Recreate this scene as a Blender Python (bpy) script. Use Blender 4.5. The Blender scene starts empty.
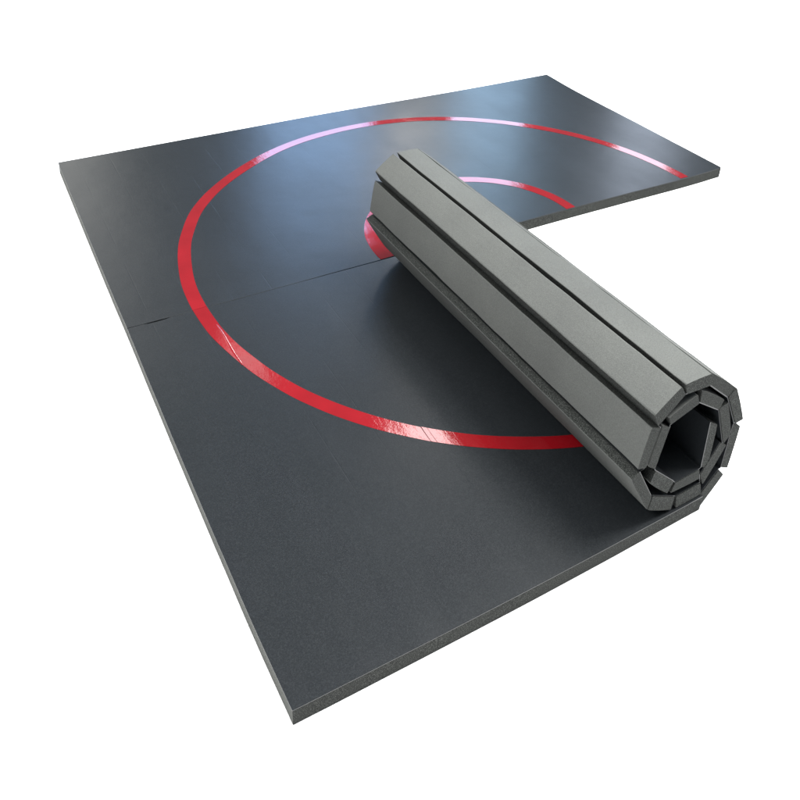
import bpy, bmesh, math, random
from mathutils import Matrix, Vector, noise

sc = bpy.context.scene
C = bpy.data.collections.new("scene"); sc.collection.children.link(C)
random.seed(4)

# ------------------------------------------------------------------ camera
cam_d = bpy.data.cameras.new("camera"); cam = bpy.data.objects.new("camera", cam_d); C.objects.link(cam)
R = Matrix(((0.86006476, 0.18825102, -0.47418369),
            (-0.50797038, 0.40247829, -0.76156242),
            (0.04748374, 0.89586426, 0.44178334)))
cam.matrix_world = Matrix.Translation((-0.3769, -1.0427, 1.8556)) @ R.to_4x4()
cam_d.sensor_width = 36.0
cam_d.lens = 0.8270290 * 1000 / 800 * 36
cam_d.shift_x = -27.1 / 800
cam_d.shift_y = -228.43 / 800
cam_d.clip_end = 500
sc.camera = cam

# ------------------------------------------------------------------ world, lamps, exposure
wd = bpy.data.worlds.new("World"); sc.world = wd; wd.use_nodes = True
bg = wd.node_tree.nodes["Background"]
bg.inputs[0].default_value = (0.74, 0.87, 1.0, 1); bg.inputs[1].default_value = 0.28

def lamp(name, loc, aim, sx, sy, watts, col=(1, 1, 1)):
    d = bpy.data.lights.new(name, 'AREA'); d.shape = 'RECTANGLE'; d.size = sx; d.size_y = sy
    d.energy = watts; d.color = col
    o = bpy.data.objects.new(name, d); C.objects.link(o)
    o.location = loc
    o.rotation_euler = (Vector(aim) - Vector(loc)).to_track_quat('-Z', 'Y').to_euler()
    return o

lamp("key_softbox", (4.4, -0.3, 7.6), (1.0, 0.9, 0), 3.2, 3.2, 1500, (1.0, 0.99, 0.97))
lamp("overhead_softbox", (-0.5, -1.2, 8.0), (-0.5, -1.2, 0), 9.0, 4.6, 620, (1.0, 0.99, 0.97))
lamp("side_softbox", (-4.6, 1.6, 6.2), (0.4, 1.0, 0.2), 4.0, 2.6, 600, (1.0, 0.99, 0.97))
# tall windows of the hall behind the mats (seen mirrored in the tape); added lamps noted
WINC = (0.44, 0.70, 1.0)
lamp("window_light_a", (2.87, 6.43, 2.0), (2.5, 3.0, 2.0), 1.22, 2.2, 50, (0.36, 0.60, 1.0))
lamp("window_light_b", (4.62, 5.79, 2.4), (2.4, 2.6, 2.4), 0.80, 3.0, 43, WINC)
lamp("window_light_c", (5.72, 4.50, 1.9), (2.7, 1.9, 1.9), 0.58, 2.0, 20, (0.72, 0.82, 1.0))
lamp("warm_fill_panel", (-0.70, 8.2, 3.2), (-0.70, 2.4, 2.6), 3.4, 4.2, 105, (1.0, 0.98, 0.92))  # added warm panel, not a window: lightens the far-left vinyl
lamp("ceiling_lamp_a", (2.97, 4.05, 4.0), (0.7, 0.6, 0), 0.62, 0.62, 9, (1, 0.98, 0.97))
lamp("fold_glint_lamp", (4.9, 7.9, 3.2), (0.3, 1.2, 0), 0.6, 0.6, 26, (1, 0.98, 0.97))  # added lamp, no real fixture: placed so the tape fold catches a bright line
lamp("ceiling_lamp_b", (1.79, 5.90, 4.0), (0.3, 1.2, 0), 0.5, 0.5, 1.1, (1, 0.98, 0.97))

sc.view_settings.view_transform = 'Standard'; sc.view_settings.look = 'None'
sc.view_settings.exposure = 0; sc.view_settings.gamma = 1

# ------------------------------------------------------------------ materials
def mat(name):
    m = bpy.data.materials.new(name); m.use_nodes = True
    nt = m.node_tree; return m, nt, nt.nodes["Principled BSDF"]

def nd(nt, t, **kw):
    n = nt.nodes.new(t)
    for k, v in kw.items():
        if k == 'inp':
            for kk, vv in v.items(): n.inputs[kk].default_value = vv
        else: setattr(n, k, v)
    return n

def mth(nt, op, a, b=None, c=None, clamp=False):
    n = nt.nodes.new('ShaderNodeMath'); n.operation = op; n.use_clamp = clamp
    for i, v in enumerate((a, b, c)):
        if v is None: continue
        if isinstance(v, (int, float)): n.inputs[i].default_value = v
        else: nt.links.new(v, n.inputs[i])
    return n.outputs[0]

def ramp(nt, fac, stops):
    r = nt.nodes.new('ShaderNodeValToRGB'); e = r.color_ramp.elements
    while len(e) < len(stops): e.new(0.5)
    for el, (p, c) in zip(e, stops):
        el.position = p; el.color = (*c, 1) if len(c) == 3 else c
    nt.links.new(fac, r.inputs[0]); return r.outputs[0]

def coords(nt):
    return nd(nt, 'ShaderNodeTexCoord').outputs['Object']

def nz(nt, co, scale, detail=3, rough=0.55, mapping=None):
    if mapping:
        mp = nd(nt, 'ShaderNodeMapping'); mp.inputs['Scale'].default_value = mapping
        nt.links.new(co, mp.inputs[0]); co = mp.outputs[0]
    n = nd(nt, 'ShaderNodeTexNoise', inp={'Scale': scale, 'Detail': detail, 'Roughness': rough})
    nt.links.new(co, n.inputs['Vector']); return n.outputs['Fac']

def bump(nt, h, dist, strength, prev=None):
    b = nd(nt, 'ShaderNodeBump', inp={'Distance': dist, 'Strength': strength})
    nt.links.new(h, b.inputs['Height'])
    if prev: nt.links.new(prev, b.inputs['Normal'])
    return b.outputs[0]

PITCH, PH = 0.1535, 0.390

def vinyl_material():
    m, nt, p = mat("black_vinyl")
    co = coords(nt); L = nt.links.new
    grain = nz(nt, co, 300, 4, 0.65)
    broad = nz(nt, co, 2.2, 4, 0.55)
    L(ramp(nt, grain, [(0.28, (0.0075, 0.0088, 0.0102)), (0.52, (0.0124, 0.0143, 0.0162)), (0.74, (0.021, 0.0238, 0.026))]), p.inputs['Base Color'])
    smear = nz(nt, co, 9, 5, 0.65, (1.0, 0.25, 1.0))
    rg = mth(nt, 'MULTIPLY_ADD', broad, 0.10, mth(nt, 'MULTIPLY_ADD', smear, 0.10, 0.215))
    L(rg, p.inputs['Roughness']); p.inputs['IOR'].default_value = 1.39
    # slat joints telegraphing faintly through the skin, broken up along their length
    sep = nd(nt, 'ShaderNodeSeparateXYZ'); L(co, sep.inputs[0])
    x = mth(nt, 'DIVIDE', mth(nt, 'SUBTRACT', sep.outputs[0], PH - PITCH / 2), PITCH)
    fr = mth(nt, 'ABSOLUTE', mth(nt, 'SUBTRACT', mth(nt, 'FRACT', x), 0.5))
    line = mth(nt, 'SUBTRACT', 1.0, mth(nt, 'DIVIDE', fr, 0.016), clamp=True)
    brk = nz(nt, co, 3.0, 2, 0.5, (1, 1.4, 1))
    brk = mth(nt, 'MULTIPLY_ADD', brk, 3.0, -1.2, clamp=True)
    line = mth(nt, 'MULTIPLY', line, brk)
    swell = nz(nt, co, 5.0, 2, 0.5)
    n1 = bump(nt, swell, 0.006, 0.25)
    n2 = bump(nt, mth(nt, 'SUBTRACT', 1.0, line), 0.00045, 0.55, n1)
    n3 = bump(nt, grain, 0.0006, 0.26, n2)
    L(n3, p.inputs['Normal'])
    return m

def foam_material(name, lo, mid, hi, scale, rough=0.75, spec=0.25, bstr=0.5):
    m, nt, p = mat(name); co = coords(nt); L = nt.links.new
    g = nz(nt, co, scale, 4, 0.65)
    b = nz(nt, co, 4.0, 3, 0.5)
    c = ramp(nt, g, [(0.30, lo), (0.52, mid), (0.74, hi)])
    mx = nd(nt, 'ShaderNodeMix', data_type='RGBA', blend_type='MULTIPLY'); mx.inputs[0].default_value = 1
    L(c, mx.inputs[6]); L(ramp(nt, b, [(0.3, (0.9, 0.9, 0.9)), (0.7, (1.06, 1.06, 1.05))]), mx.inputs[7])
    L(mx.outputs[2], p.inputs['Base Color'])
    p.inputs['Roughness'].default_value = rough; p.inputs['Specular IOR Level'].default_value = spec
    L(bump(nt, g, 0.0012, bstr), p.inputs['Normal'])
    return m

def tape_material():
    m, nt, p = mat("red_tape"); co = coords(nt); L = nt.links.new
    f = nz(nt, co, 160, 3, 0.6)
    b = nz(nt, co, 7, 3, 0.5)
    L(ramp(nt, b, [(0.3, (0.165, 0.0028, 0.0055)), (0.7, (0.205, 0.0040, 0.0075))]), p.inputs['Base Color'])
    p.inputs['Roughness'].default_value = 0.055; p.inputs['IOR'].default_value = 1.75
    w = nz(nt, co, 45, 4, 0.6, (1.0, 0.35, 1))
    n1 = bump(nt, w, 0.003, 0.16)
    L(bump(nt, f, 0.0005, 0.28, n1), p.inputs['Normal'])
    return m

def floor_material():
    m, nt, p = mat("white_floor_sheet"); co = coords(nt)
    L = nt.links.new
    L(ramp(nt, nz(nt, co, 3, 3), [(0.3, (0.945, 0.945, 0.945)), (0.7, (0.96, 0.96, 0.96))]), p.inputs['Base Color'])
    p.inputs['Roughness'].default_value = 0.9; p.inputs['Specular IOR Level'].default_value = 0.1
    return m

VINYL = vinyl_material()
FOAM = foam_material("grey_foam_skin", (0.068, 0.071, 0.068), (0.089, 0.093, 0.0885), (0.112, 0.117, 0.111), 330)
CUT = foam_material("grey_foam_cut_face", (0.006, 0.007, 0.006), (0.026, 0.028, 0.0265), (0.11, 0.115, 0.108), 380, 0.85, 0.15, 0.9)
EDGE = foam_material("grey_foam_edge_skin", (0.043, 0.046, 0.042), (0.064, 0.067, 0.061), (0.09, 0.094, 0.085), 300, 0.7, 0.25, 0.4)
TAPE = tape_material()
FLOOR = floor_material()

# ------------------------------------------------------------------ helpers
W = 1.524           # width of one mat (5 ft)
T = 0.055           # thickness
SK = 0.004          # vinyl skin

def link(name, bm, mats, parent=None, smooth=False):
    bmesh.ops.recalc_face_normals(bm, faces=bm.faces)
    me = bpy.data.meshes.new(name); bm.to_mesh(me); bm.free()
    for m in (mats if isinstance(mats, (list, tuple)) else [mats]): me.materials.append(m)
    if smooth:
        for f in me.polygons: f.use_smooth = True
    o = bpy.data.objects.new(name, me); C.objects.link(o)
    if parent: o.parent = parent
    return o

def thing(name, label, cat, loc):
    o = bpy.data.objects.new(name, None); o.empty_display_size = 0.1; C.objects.link(o)
    o.location = loc; o['label'] = label; o['category'] = cat
    return o

def spline(pts, n):
    """Catmull-Rom through 2-D points, n steps per span."""
    out = []
    P = [tuple(2 * a - b for a, b in zip(pts[0], pts[1]))] + list(pts) + [tuple(2 * a - b for a, b in zip(pts[-1], pts[-2]))]
    for i in range(1, len(P) - 2):
        for k in range(n):
            t = k / n
            out.append(tuple(0.5 * (2 * b + (c - a) * t + (2 * a - 5 * b + 4 * c - d) * t * t + (3 * b - a - 3 * c + d) * t ** 3)
                             for a, b, c, d in zip(P[i - 1], P[i], P[i + 1], P[i + 2])))
    out.append(tuple(pts[-1]))
    return out

def jitter(pts, amp, seed):
    r = []
    for x, y in pts:
        v = Vector((x * 6, y * 6, seed))
        r.append((x + amp * noise.noise(v), y + amp * noise.noise(v + Vector((9, 3, 5)))))
    return r

def slab(outline, z0, z1, inset=0.0, bev=0.0, o=(0, 0, 0)):
    bm = bmesh.new()
    n = len(outline)
    cx = sum(p[0] for p in outline) / n; cy = sum(p[1] for p in outline) / n
    def ring(z, d):
        vs = []
        for i, (x, y) in enumerate(outline):
            a = Vector(outline[i - 1]); b = Vector(outline[(i + 1) % n])
            t = (b - a).normalized(); nr = Vector((-t.y, t.x))      # inward for a CCW outline
            vs.append(bm.verts.new((x + nr.x * d - o[0], y + nr.y * d - o[1], z - o[2])))
        return vs
    levels = [(z0, inset + bev), (z0 + bev, inset), (z1 - bev, inset), (z1, inset + bev)] if bev else [(z0, inset), (z1, inset)]
    rs = [ring(*l) for l in levels]
    for a, b in zip(rs, rs[1:]):
        for i in range(n):
            bm.faces.new((a[i], a[(i + 1) % n], b[(i + 1) % n], b[i]))
    bm.faces.new(rs[0][::-1]); bm.faces.new(rs[-1])
    return bm

# ------------------------------------------------------------------ setting: white sheet of floor
bm = bmesh.new()
vs = [bm.verts.new(v) for v in ((-60, -60, 0), (60, -60, 0), (60, 60, 0), (-60, 60, 0))]
bm.faces.new(vs)
fl = link("floor", bm, FLOOR); fl.location = (0, 0, -T - 0.0005); fl['kind'] = 'structure'

# ------------------------------------------------------------------ the two mats
NEAR = thing("wrestling_mat", "near foam mat half rolled up into a thick grey many-sided roll", "mat", (0, 0, -T))
FAR = thing("wrestling_mat", "far black mat lying fully unrolled and flat behind the roll", "mat", (0, W, -T))

XE = 1.262                                     # where the flat section turns up into the roll
front = spline([(0.003, 0.003), (0.25, -0.002), (0.52, -0.006), (0.8, -0.008), (XE, -0.006)], 8)
seam_n = [(XE, W - 0.002), (0.945, W - 0.0035), (0.657, W - 0.0035), (0.371, W - 0.005), (0.20, W - 0.003), (0.150, W - 0.0035),
          (0.132, W - 0.008), (0.10, W - 0.009), (0.069, W - 0.0075), (0.055, W - 0.003), (-0.003, W - 0.003)]
left_n = spline([(-0.003, W - 0.003), (-0.005, 0.96), (-0.003, 0.311), (0.003, 0.003)], 8)
near_out = front[:-1] + [(XE, -0.006)] + seam_n[:-1] + left_n[:-1]
near_out = jitter(near_out, 0.0007, 1.0)

far_front = [(-0.003, W + 0.0005), (0.37, W - 0.0015), (0.8, W + 0.001), (1.4, W + 0.002), (2.062, W + 0.004), (2.411, W + 0.001), (2.815, W - 0.003), (3.066, W + 0.004)]
far_front = spline(far_front, 4)
right_f = spline([(3.072, W + 0.012), (3.077, 1.79), (3.086, 2.25), (3.092, 2.75), (3.116, 3.088)], 6)
far_f = spline([(3.115, 3.095), (2.35, 3.074), (1.504, 3.069), (0.951, 3.052), (0.006, 3.022)], 6)
left_f = spline([(0.002, 3.018), (-0.003, 2.03), (-0.003, W + 0.0005)], 6)
far_out = far_front + right_f[:-1] + far_f[:] + left_f[:-1]
far_out = jitter(far_out, 0.0007, 5.0)

def mat_body(root, outline, o, part):
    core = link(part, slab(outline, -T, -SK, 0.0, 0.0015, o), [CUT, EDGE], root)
    for f in core.data.polygons:
        if f.normal.x < -0.5: f.material_index = 1
    link("vinyl_surface", slab(outline, -SK, 0.0, -0.0007, 0.0006, o), VINYL, core)
    return core

mat_body(NEAR, near_out, (0, 0, -T), "flat_section")
mat_body(FAR, far_out, (0, W, -T), "foam_core")

# ------------------------------------------------------------------ red rings of tape
XC, YC = 1.532, 1.537
RO = [(-190, 1.300), (-168, 1.300), (-144, 1.308), (-124, 1.3105), (-90, 1.309), (-40, 1.30), (-1, 1.287), (35, 1.303), (72, 1.319), (105, 1.308),
      (125, 1.300), (146, 1.311), (156, 1.306), (168, 1.301), (192, 1.300)]
def rad(deg, tab):
    for (a, ra), (b, rb) in zip(tab, tab[1:]):
        if a <= deg <= b:
            t = (deg - a) / (b - a); t = t * t * (3 - 2 * t); return ra + (rb - ra) * t
    return tab[-1][1]

def strip(bm, a0, a1, tab, width, o, z=0.0, h=0.0009, skew0=0.0, skew1=0.0, n=None, seed=0.0, wob=0.0015):
    """A tape strip along an arc: a low flat-topped ribbon with real thickness."""
    n = n or max(6, int(abs(a1 - a0) * 1.2))
    rows = []
    for i in range(n + 1):
        t = i / n
        col = []
        for s in (0.0, 0.25, 0.5, 0.75, 1.0):
            sk = (skew0 * (1 - t) + skew1 * t) * (s - 0.5)
            a = a0 + (a1 - a0) * t + sk
            r = rad(a, tab) - (width(a) if callable(width) else width) * s + wob * noise.noise(Vector((a * 0.16, s * 0.4, seed)))
            x, y = XC + r * math.cos(math.radians(a)), YC + r * math.sin(math.radians(a))
            zz = z + 0.00035 * noise.noise(Vector((x * 14, y * 14, seed + 3)))
            col.append((x - o[0], y - o[1], zz))
        rows.append(col)
    wall = [[bm.verts.new((x - 0, y, z_ + h - o[2])) for x, y, z_ in (r[0], r[-1])] for r in rows]
    top = [[bm.verts.new((x, y, z_ + h - o[2] )) for x, y, z_ in r] for r in rows]
    bot = [[bm.verts.new((x, y, z + 0.0002 - o[2])) for x, y, z_ in (r[0], r[-1])] for r in rows]
    for i in range(n):
        for k in range(4):
            bm.faces.new((top[i][k], top[i + 1][k], top[i + 1][k + 1], top[i][k + 1])).smooth = True
        bm.faces.new((bot[i][0], bot[i + 1][0], wall[i + 1][0], wall[i][0]))
        bm.faces.new((wall[i][1], wall[i + 1][1], bot[i + 1][1], bot[i][1]))
    bm.faces.new([bot[0][0], wall[0][0], wall[0][1], bot[0][1]])
    bm.faces.new([bot[n][1], wall[n][1], wall[n][0], bot[n][0]])

def ridge(bm, a, b, w, h, o, z):
    """A raised rounded fold in the tape from a to b."""
    a = Vector(a); b = Vector(b); d = (b - a); s = Vector((-d.y, d.x)).normalized()
    N, K = 20, 8
    rows = []
    for i in range(N + 1):
        t = i / N; c = a + d * t + s * (0.0015 * math.sin(t * 7))
        ww = w * math.sin(math.pi * (0.06 + 0.88 * t)) ** 0.5; hh = h * math.sin(math.pi * (0.04 + 0.92 * t)) ** 0.6
        rows.append([bm.verts.new((c.x + s.x * ww * (k / K - 0.5) - o[0], c.y + s.y * ww * (k / K - 0.5) - o[1],
                                   z + hh * math.sin(math.pi * k / K) - o[2])) for k in range(K + 1)])
    for i in range(N):
        for k in range(K):
            bm.faces.new((rows[i][k], rows[i + 1][k], rows[i + 1][k + 1], rows[i][k + 1])).smooth = True

on, of = (0, 0, -T), (0, W, -T)
# angle at which the ring meets the seam
bm = bmesh.new()
strip(bm, -179.44, -168.2, RO, 0.0525, on, skew1=-11.3, seed=1, n=40)
strip(bm, -170.6, -131.75, RO, 0.0515, on, z=-0.0003, skew0=-11.3, skew1=-1.9, seed=2, n=60)
strip(bm, -131.66, -130.85, RO, 0.052, on, seed=4, skew0=-1.9, skew1=-1.9)
strip(bm, -130.78, -104, RO, 0.053, on, seed=5, skew0=-1.9)
ridge(bm, (0.2835, 1.402), (0.2895, 1.146), 0.0100, 0.0014, on, 0.0006)
link("outer_ring", bm, TAPE, NEAR)

bm = bmesh.new()
strip(bm, -0.42, 180.52, RO, 0.0525, of, seed=7, n=160)
link("outer_ring", bm, TAPE, FAR)
RI = [(-10, 0.531), (35, 0.538), (66, 0.533), (150, 0.523), (190, 0.512)]
bm = bmesh.new()
strip(bm, -0.9, 181.2, RI, lambda a: 0.053 + 0.018 * max(0.0, min(1.0, (a - 120) / 45)), of, seed=11, n=90)
link("inner_ring", bm, TAPE, FAR)

# ------------------------------------------------------------------ the roll
def zt(z): return 0.024 + 0.95 * z
# outer_start, outer_end, inner_end, inner_start of every slat, walking up from the flat section and spiralling in
SL = [
    ((1.268, -0.076), (1.342, 0.018), (1.316, 0.050), (1.252, -0.026)),
    ((1.357, 0.036), (1.363, 0.202), (1.327, 0.226), (1.325, 0.054)),
    ((1.363, 0.230), (1.294, 0.378), (1.268, 0.352), (1.330, 0.228)),
    ((1.283, 0.384), (1.173, 0.480), (1.178, 0.434), (1.266, 0.354)),
    ((1.171, 0.481), (1.0745, 0.4825), (1.091, 0.441), (1.177, 0.434)),
    ((1.0625, 0.479), (0.982, 0.415), (1.006, 0.366), (1.086, 0.441)),
    ((0.982, 0.372), (0.962, 0.232), (0.994, 0.222), (1.018, 0.356)),
    ((0.945, 0.202), (1.036, 0.036), (1.043, 0.086), (0.974, 0.216)),
    ((1.040, 0.034), (1.138, -0.019), (1.142, 0.034), (1.046, 0.088)),
    ((1.158, -0.022), (1.259, -0.019), (1.243, 0.036), (1.149, 0.031)),
    ((1.258, 0.020), (1.320, 0.148), (1.288, 0.173), (1.234, 0.074)),
    ((1.326, 0.188), (1.274, 0.332), (1.241, 0.321), (1.302, 0.160)),
    ((1.254, 0.352), (1.148, 0.431), (1.152, 0.384), (1.241, 0.318)),
    ((1.136, 0.421), (1.040, 0.380), (1.053, 0.349), (1.149, 0.381)),
    ((1.026, 0.362), (1.002, 0.222), (1.032, 0.198), (1.054, 0.340)),
    ((1.021, 0.150), (1.104, 0.067), (1.120, 0.107), (1.034, 0.192)),
    ((1.119, 0.058), (1.234, 0.056), (1.223, 0.099), (1.131, 0.094)),
    ((1.258, 0.090), (1.254, 0.260), (1.221, 0.282), (1.231, 0.103)),
]
SL = [[Vector((x, zt(z))) for x, z in q] for q in SL]
for q in SL[1:]:
    q[3] += (q[0] - q[3]) * 0.06; q[2] += (q[1] - q[2]) * 0.06
for q in SL:
    for v in q: v.y = max(v.y, -T + 0.0015)

# vinyl skin: one continuous ribbon along the inner faces of the slats
path = []
for q in SL:
    for v in (q[3], q[2]):
        path.append(v.copy())
skin_pts = [Vector((XE - 0.02, -0.0022))] + path
def ribbon(pts, th, stations, o):
    n = len(pts); nrm = []
    for i in range(n):
        a = pts[max(0, i - 1)]; b = pts[min(n - 1, i + 1)]
        d = (b - a).normalized(); nrm.append(Vector((-d.y, d.x)))   # left of travel = towards the hollow
    bm = bmesh.new(); rows = []
    for y in stations:
        A = [bm.verts.new((p.x + k.x * 0.0004 - o[0], y - o[1], p.y + k.y * 0.0004 - o[2])) for p, k in zip(pts, nrm)]
        B = [bm.verts.new((p.x + k.x * th - o[0], y - o[1], p.y + k.y * th - o[2])) for p, k in zip(pts, nrm)]
        rows.append((A, B))
    for (A, B), (A2, B2) in zip(rows, rows[1:]):
        for i in range(n - 1):
            bm.faces.new((A[i], A[i + 1], A2[i + 1], A2[i])); bm.faces.new((B[i], B2[i], B2[i + 1], B[i + 1]))
        bm.faces.new((A[0], A2[0], B2[0], B[0])); bm.faces.new((A[-1], B[-1], B2[-1], A2[-1]))
    for A, B in (rows[0], rows[-1]):
        for i in range(n - 1): bm.faces.new((A[i], B[i], B[i + 1], A[i + 1]))
    return bm
ST = [W * i / 30 for i in range(31)]
roll = link("rolled_section", ribbon(skin_pts, 0.0032, [0.002] + ST[1:-1] + [W - 0.002], (0, 0, -T)), VINYL, NEAR)

def slat(q, seed):
    q = [v.copy() for v in q]
    c = sum(q, Vector((0, 0))) / 4
    loop = []
    tags = []
    rads = (0.0045, 0.0045, 0.002, 0.002)
    for i in range(4):
        p, a, b = q[i], q[i - 1], q[(i + 1) % 4]
        da = (a - p); db = (b - p); r = min(rads[i], da.length * 0.35, db.length * 0.35)
        p0 = p + da.normalized() * r; p1 = p + db.normalized() * r
        K = 3 if i < 2 else 1
        for k in range(K + 1):
            t = k / K
            loop.append(p0 * (1 - t) ** 2 + p * 2 * t * (1 - t) + p1 * t * t)
    # outer face = between corner 0 and corner 1, with midpoints so it can bow a little
    o0, o1 = loop[3], loop[4]
    mid = []
    out = Vector((-(o1 - o0).y, (o1 - o0).x)).normalized()
    if (c - o0).dot(out) > 0: out = -out
    for t in (0.25, 0.5, 0.75):
        mid.append(o0.lerp(o1, t) + out * 0.0018 * math.sin(math.pi * t))
    loop = loop[:4] + mid + loop[4:]
    n = len(loop)
    skin_i = set(range(1, 9))                      # outer face and half of each rounded edge
    bm = bmesh.new(); rows = []
    ends = 0.0025 * noise.noise(Vector((seed * 3.1, 0.5, 0)))
    for j, y in enumerate(ST):
        dx = 0.0026 * noise.noise(Vector((y * 4.5, seed * 1.7, 0.2))); dz = 0.0018 * noise.noise(Vector((y * 4.5, seed * 1.7, 7.2)))
        row = []
        for i, v in enumerate(loop):
            ee = 0.0018 * noise.noise(Vector((y * 11, seed * 2.3 + i // 4 * 3, 4)))
            d = (v - c).normalized() * ee
            yy = y + (ends if j in (0,) else 0) + (ends * 1.5 if j == len(ST) - 1 else 0)
            row.append(bm.verts.new((v.x + dx + d.x, yy, v.y + dz + d.y + T)))
        rows.append(row)
    for a, b in zip(rows, rows[1:]):
        for i in range(n):
            f = bm.faces.new((a[i], a[(i + 1) % n], b[(i + 1) % n], b[i]))
            f.material_index = 0 if i in skin_i else 1
            f.smooth = i in (0, 1, 2, 7, 8, 9)
    for r in (rows[0][::-1], rows[-1]):
        f = bm.faces.new(r); f.material_index = 1
    return bm

for i, q in enumerate(SL):
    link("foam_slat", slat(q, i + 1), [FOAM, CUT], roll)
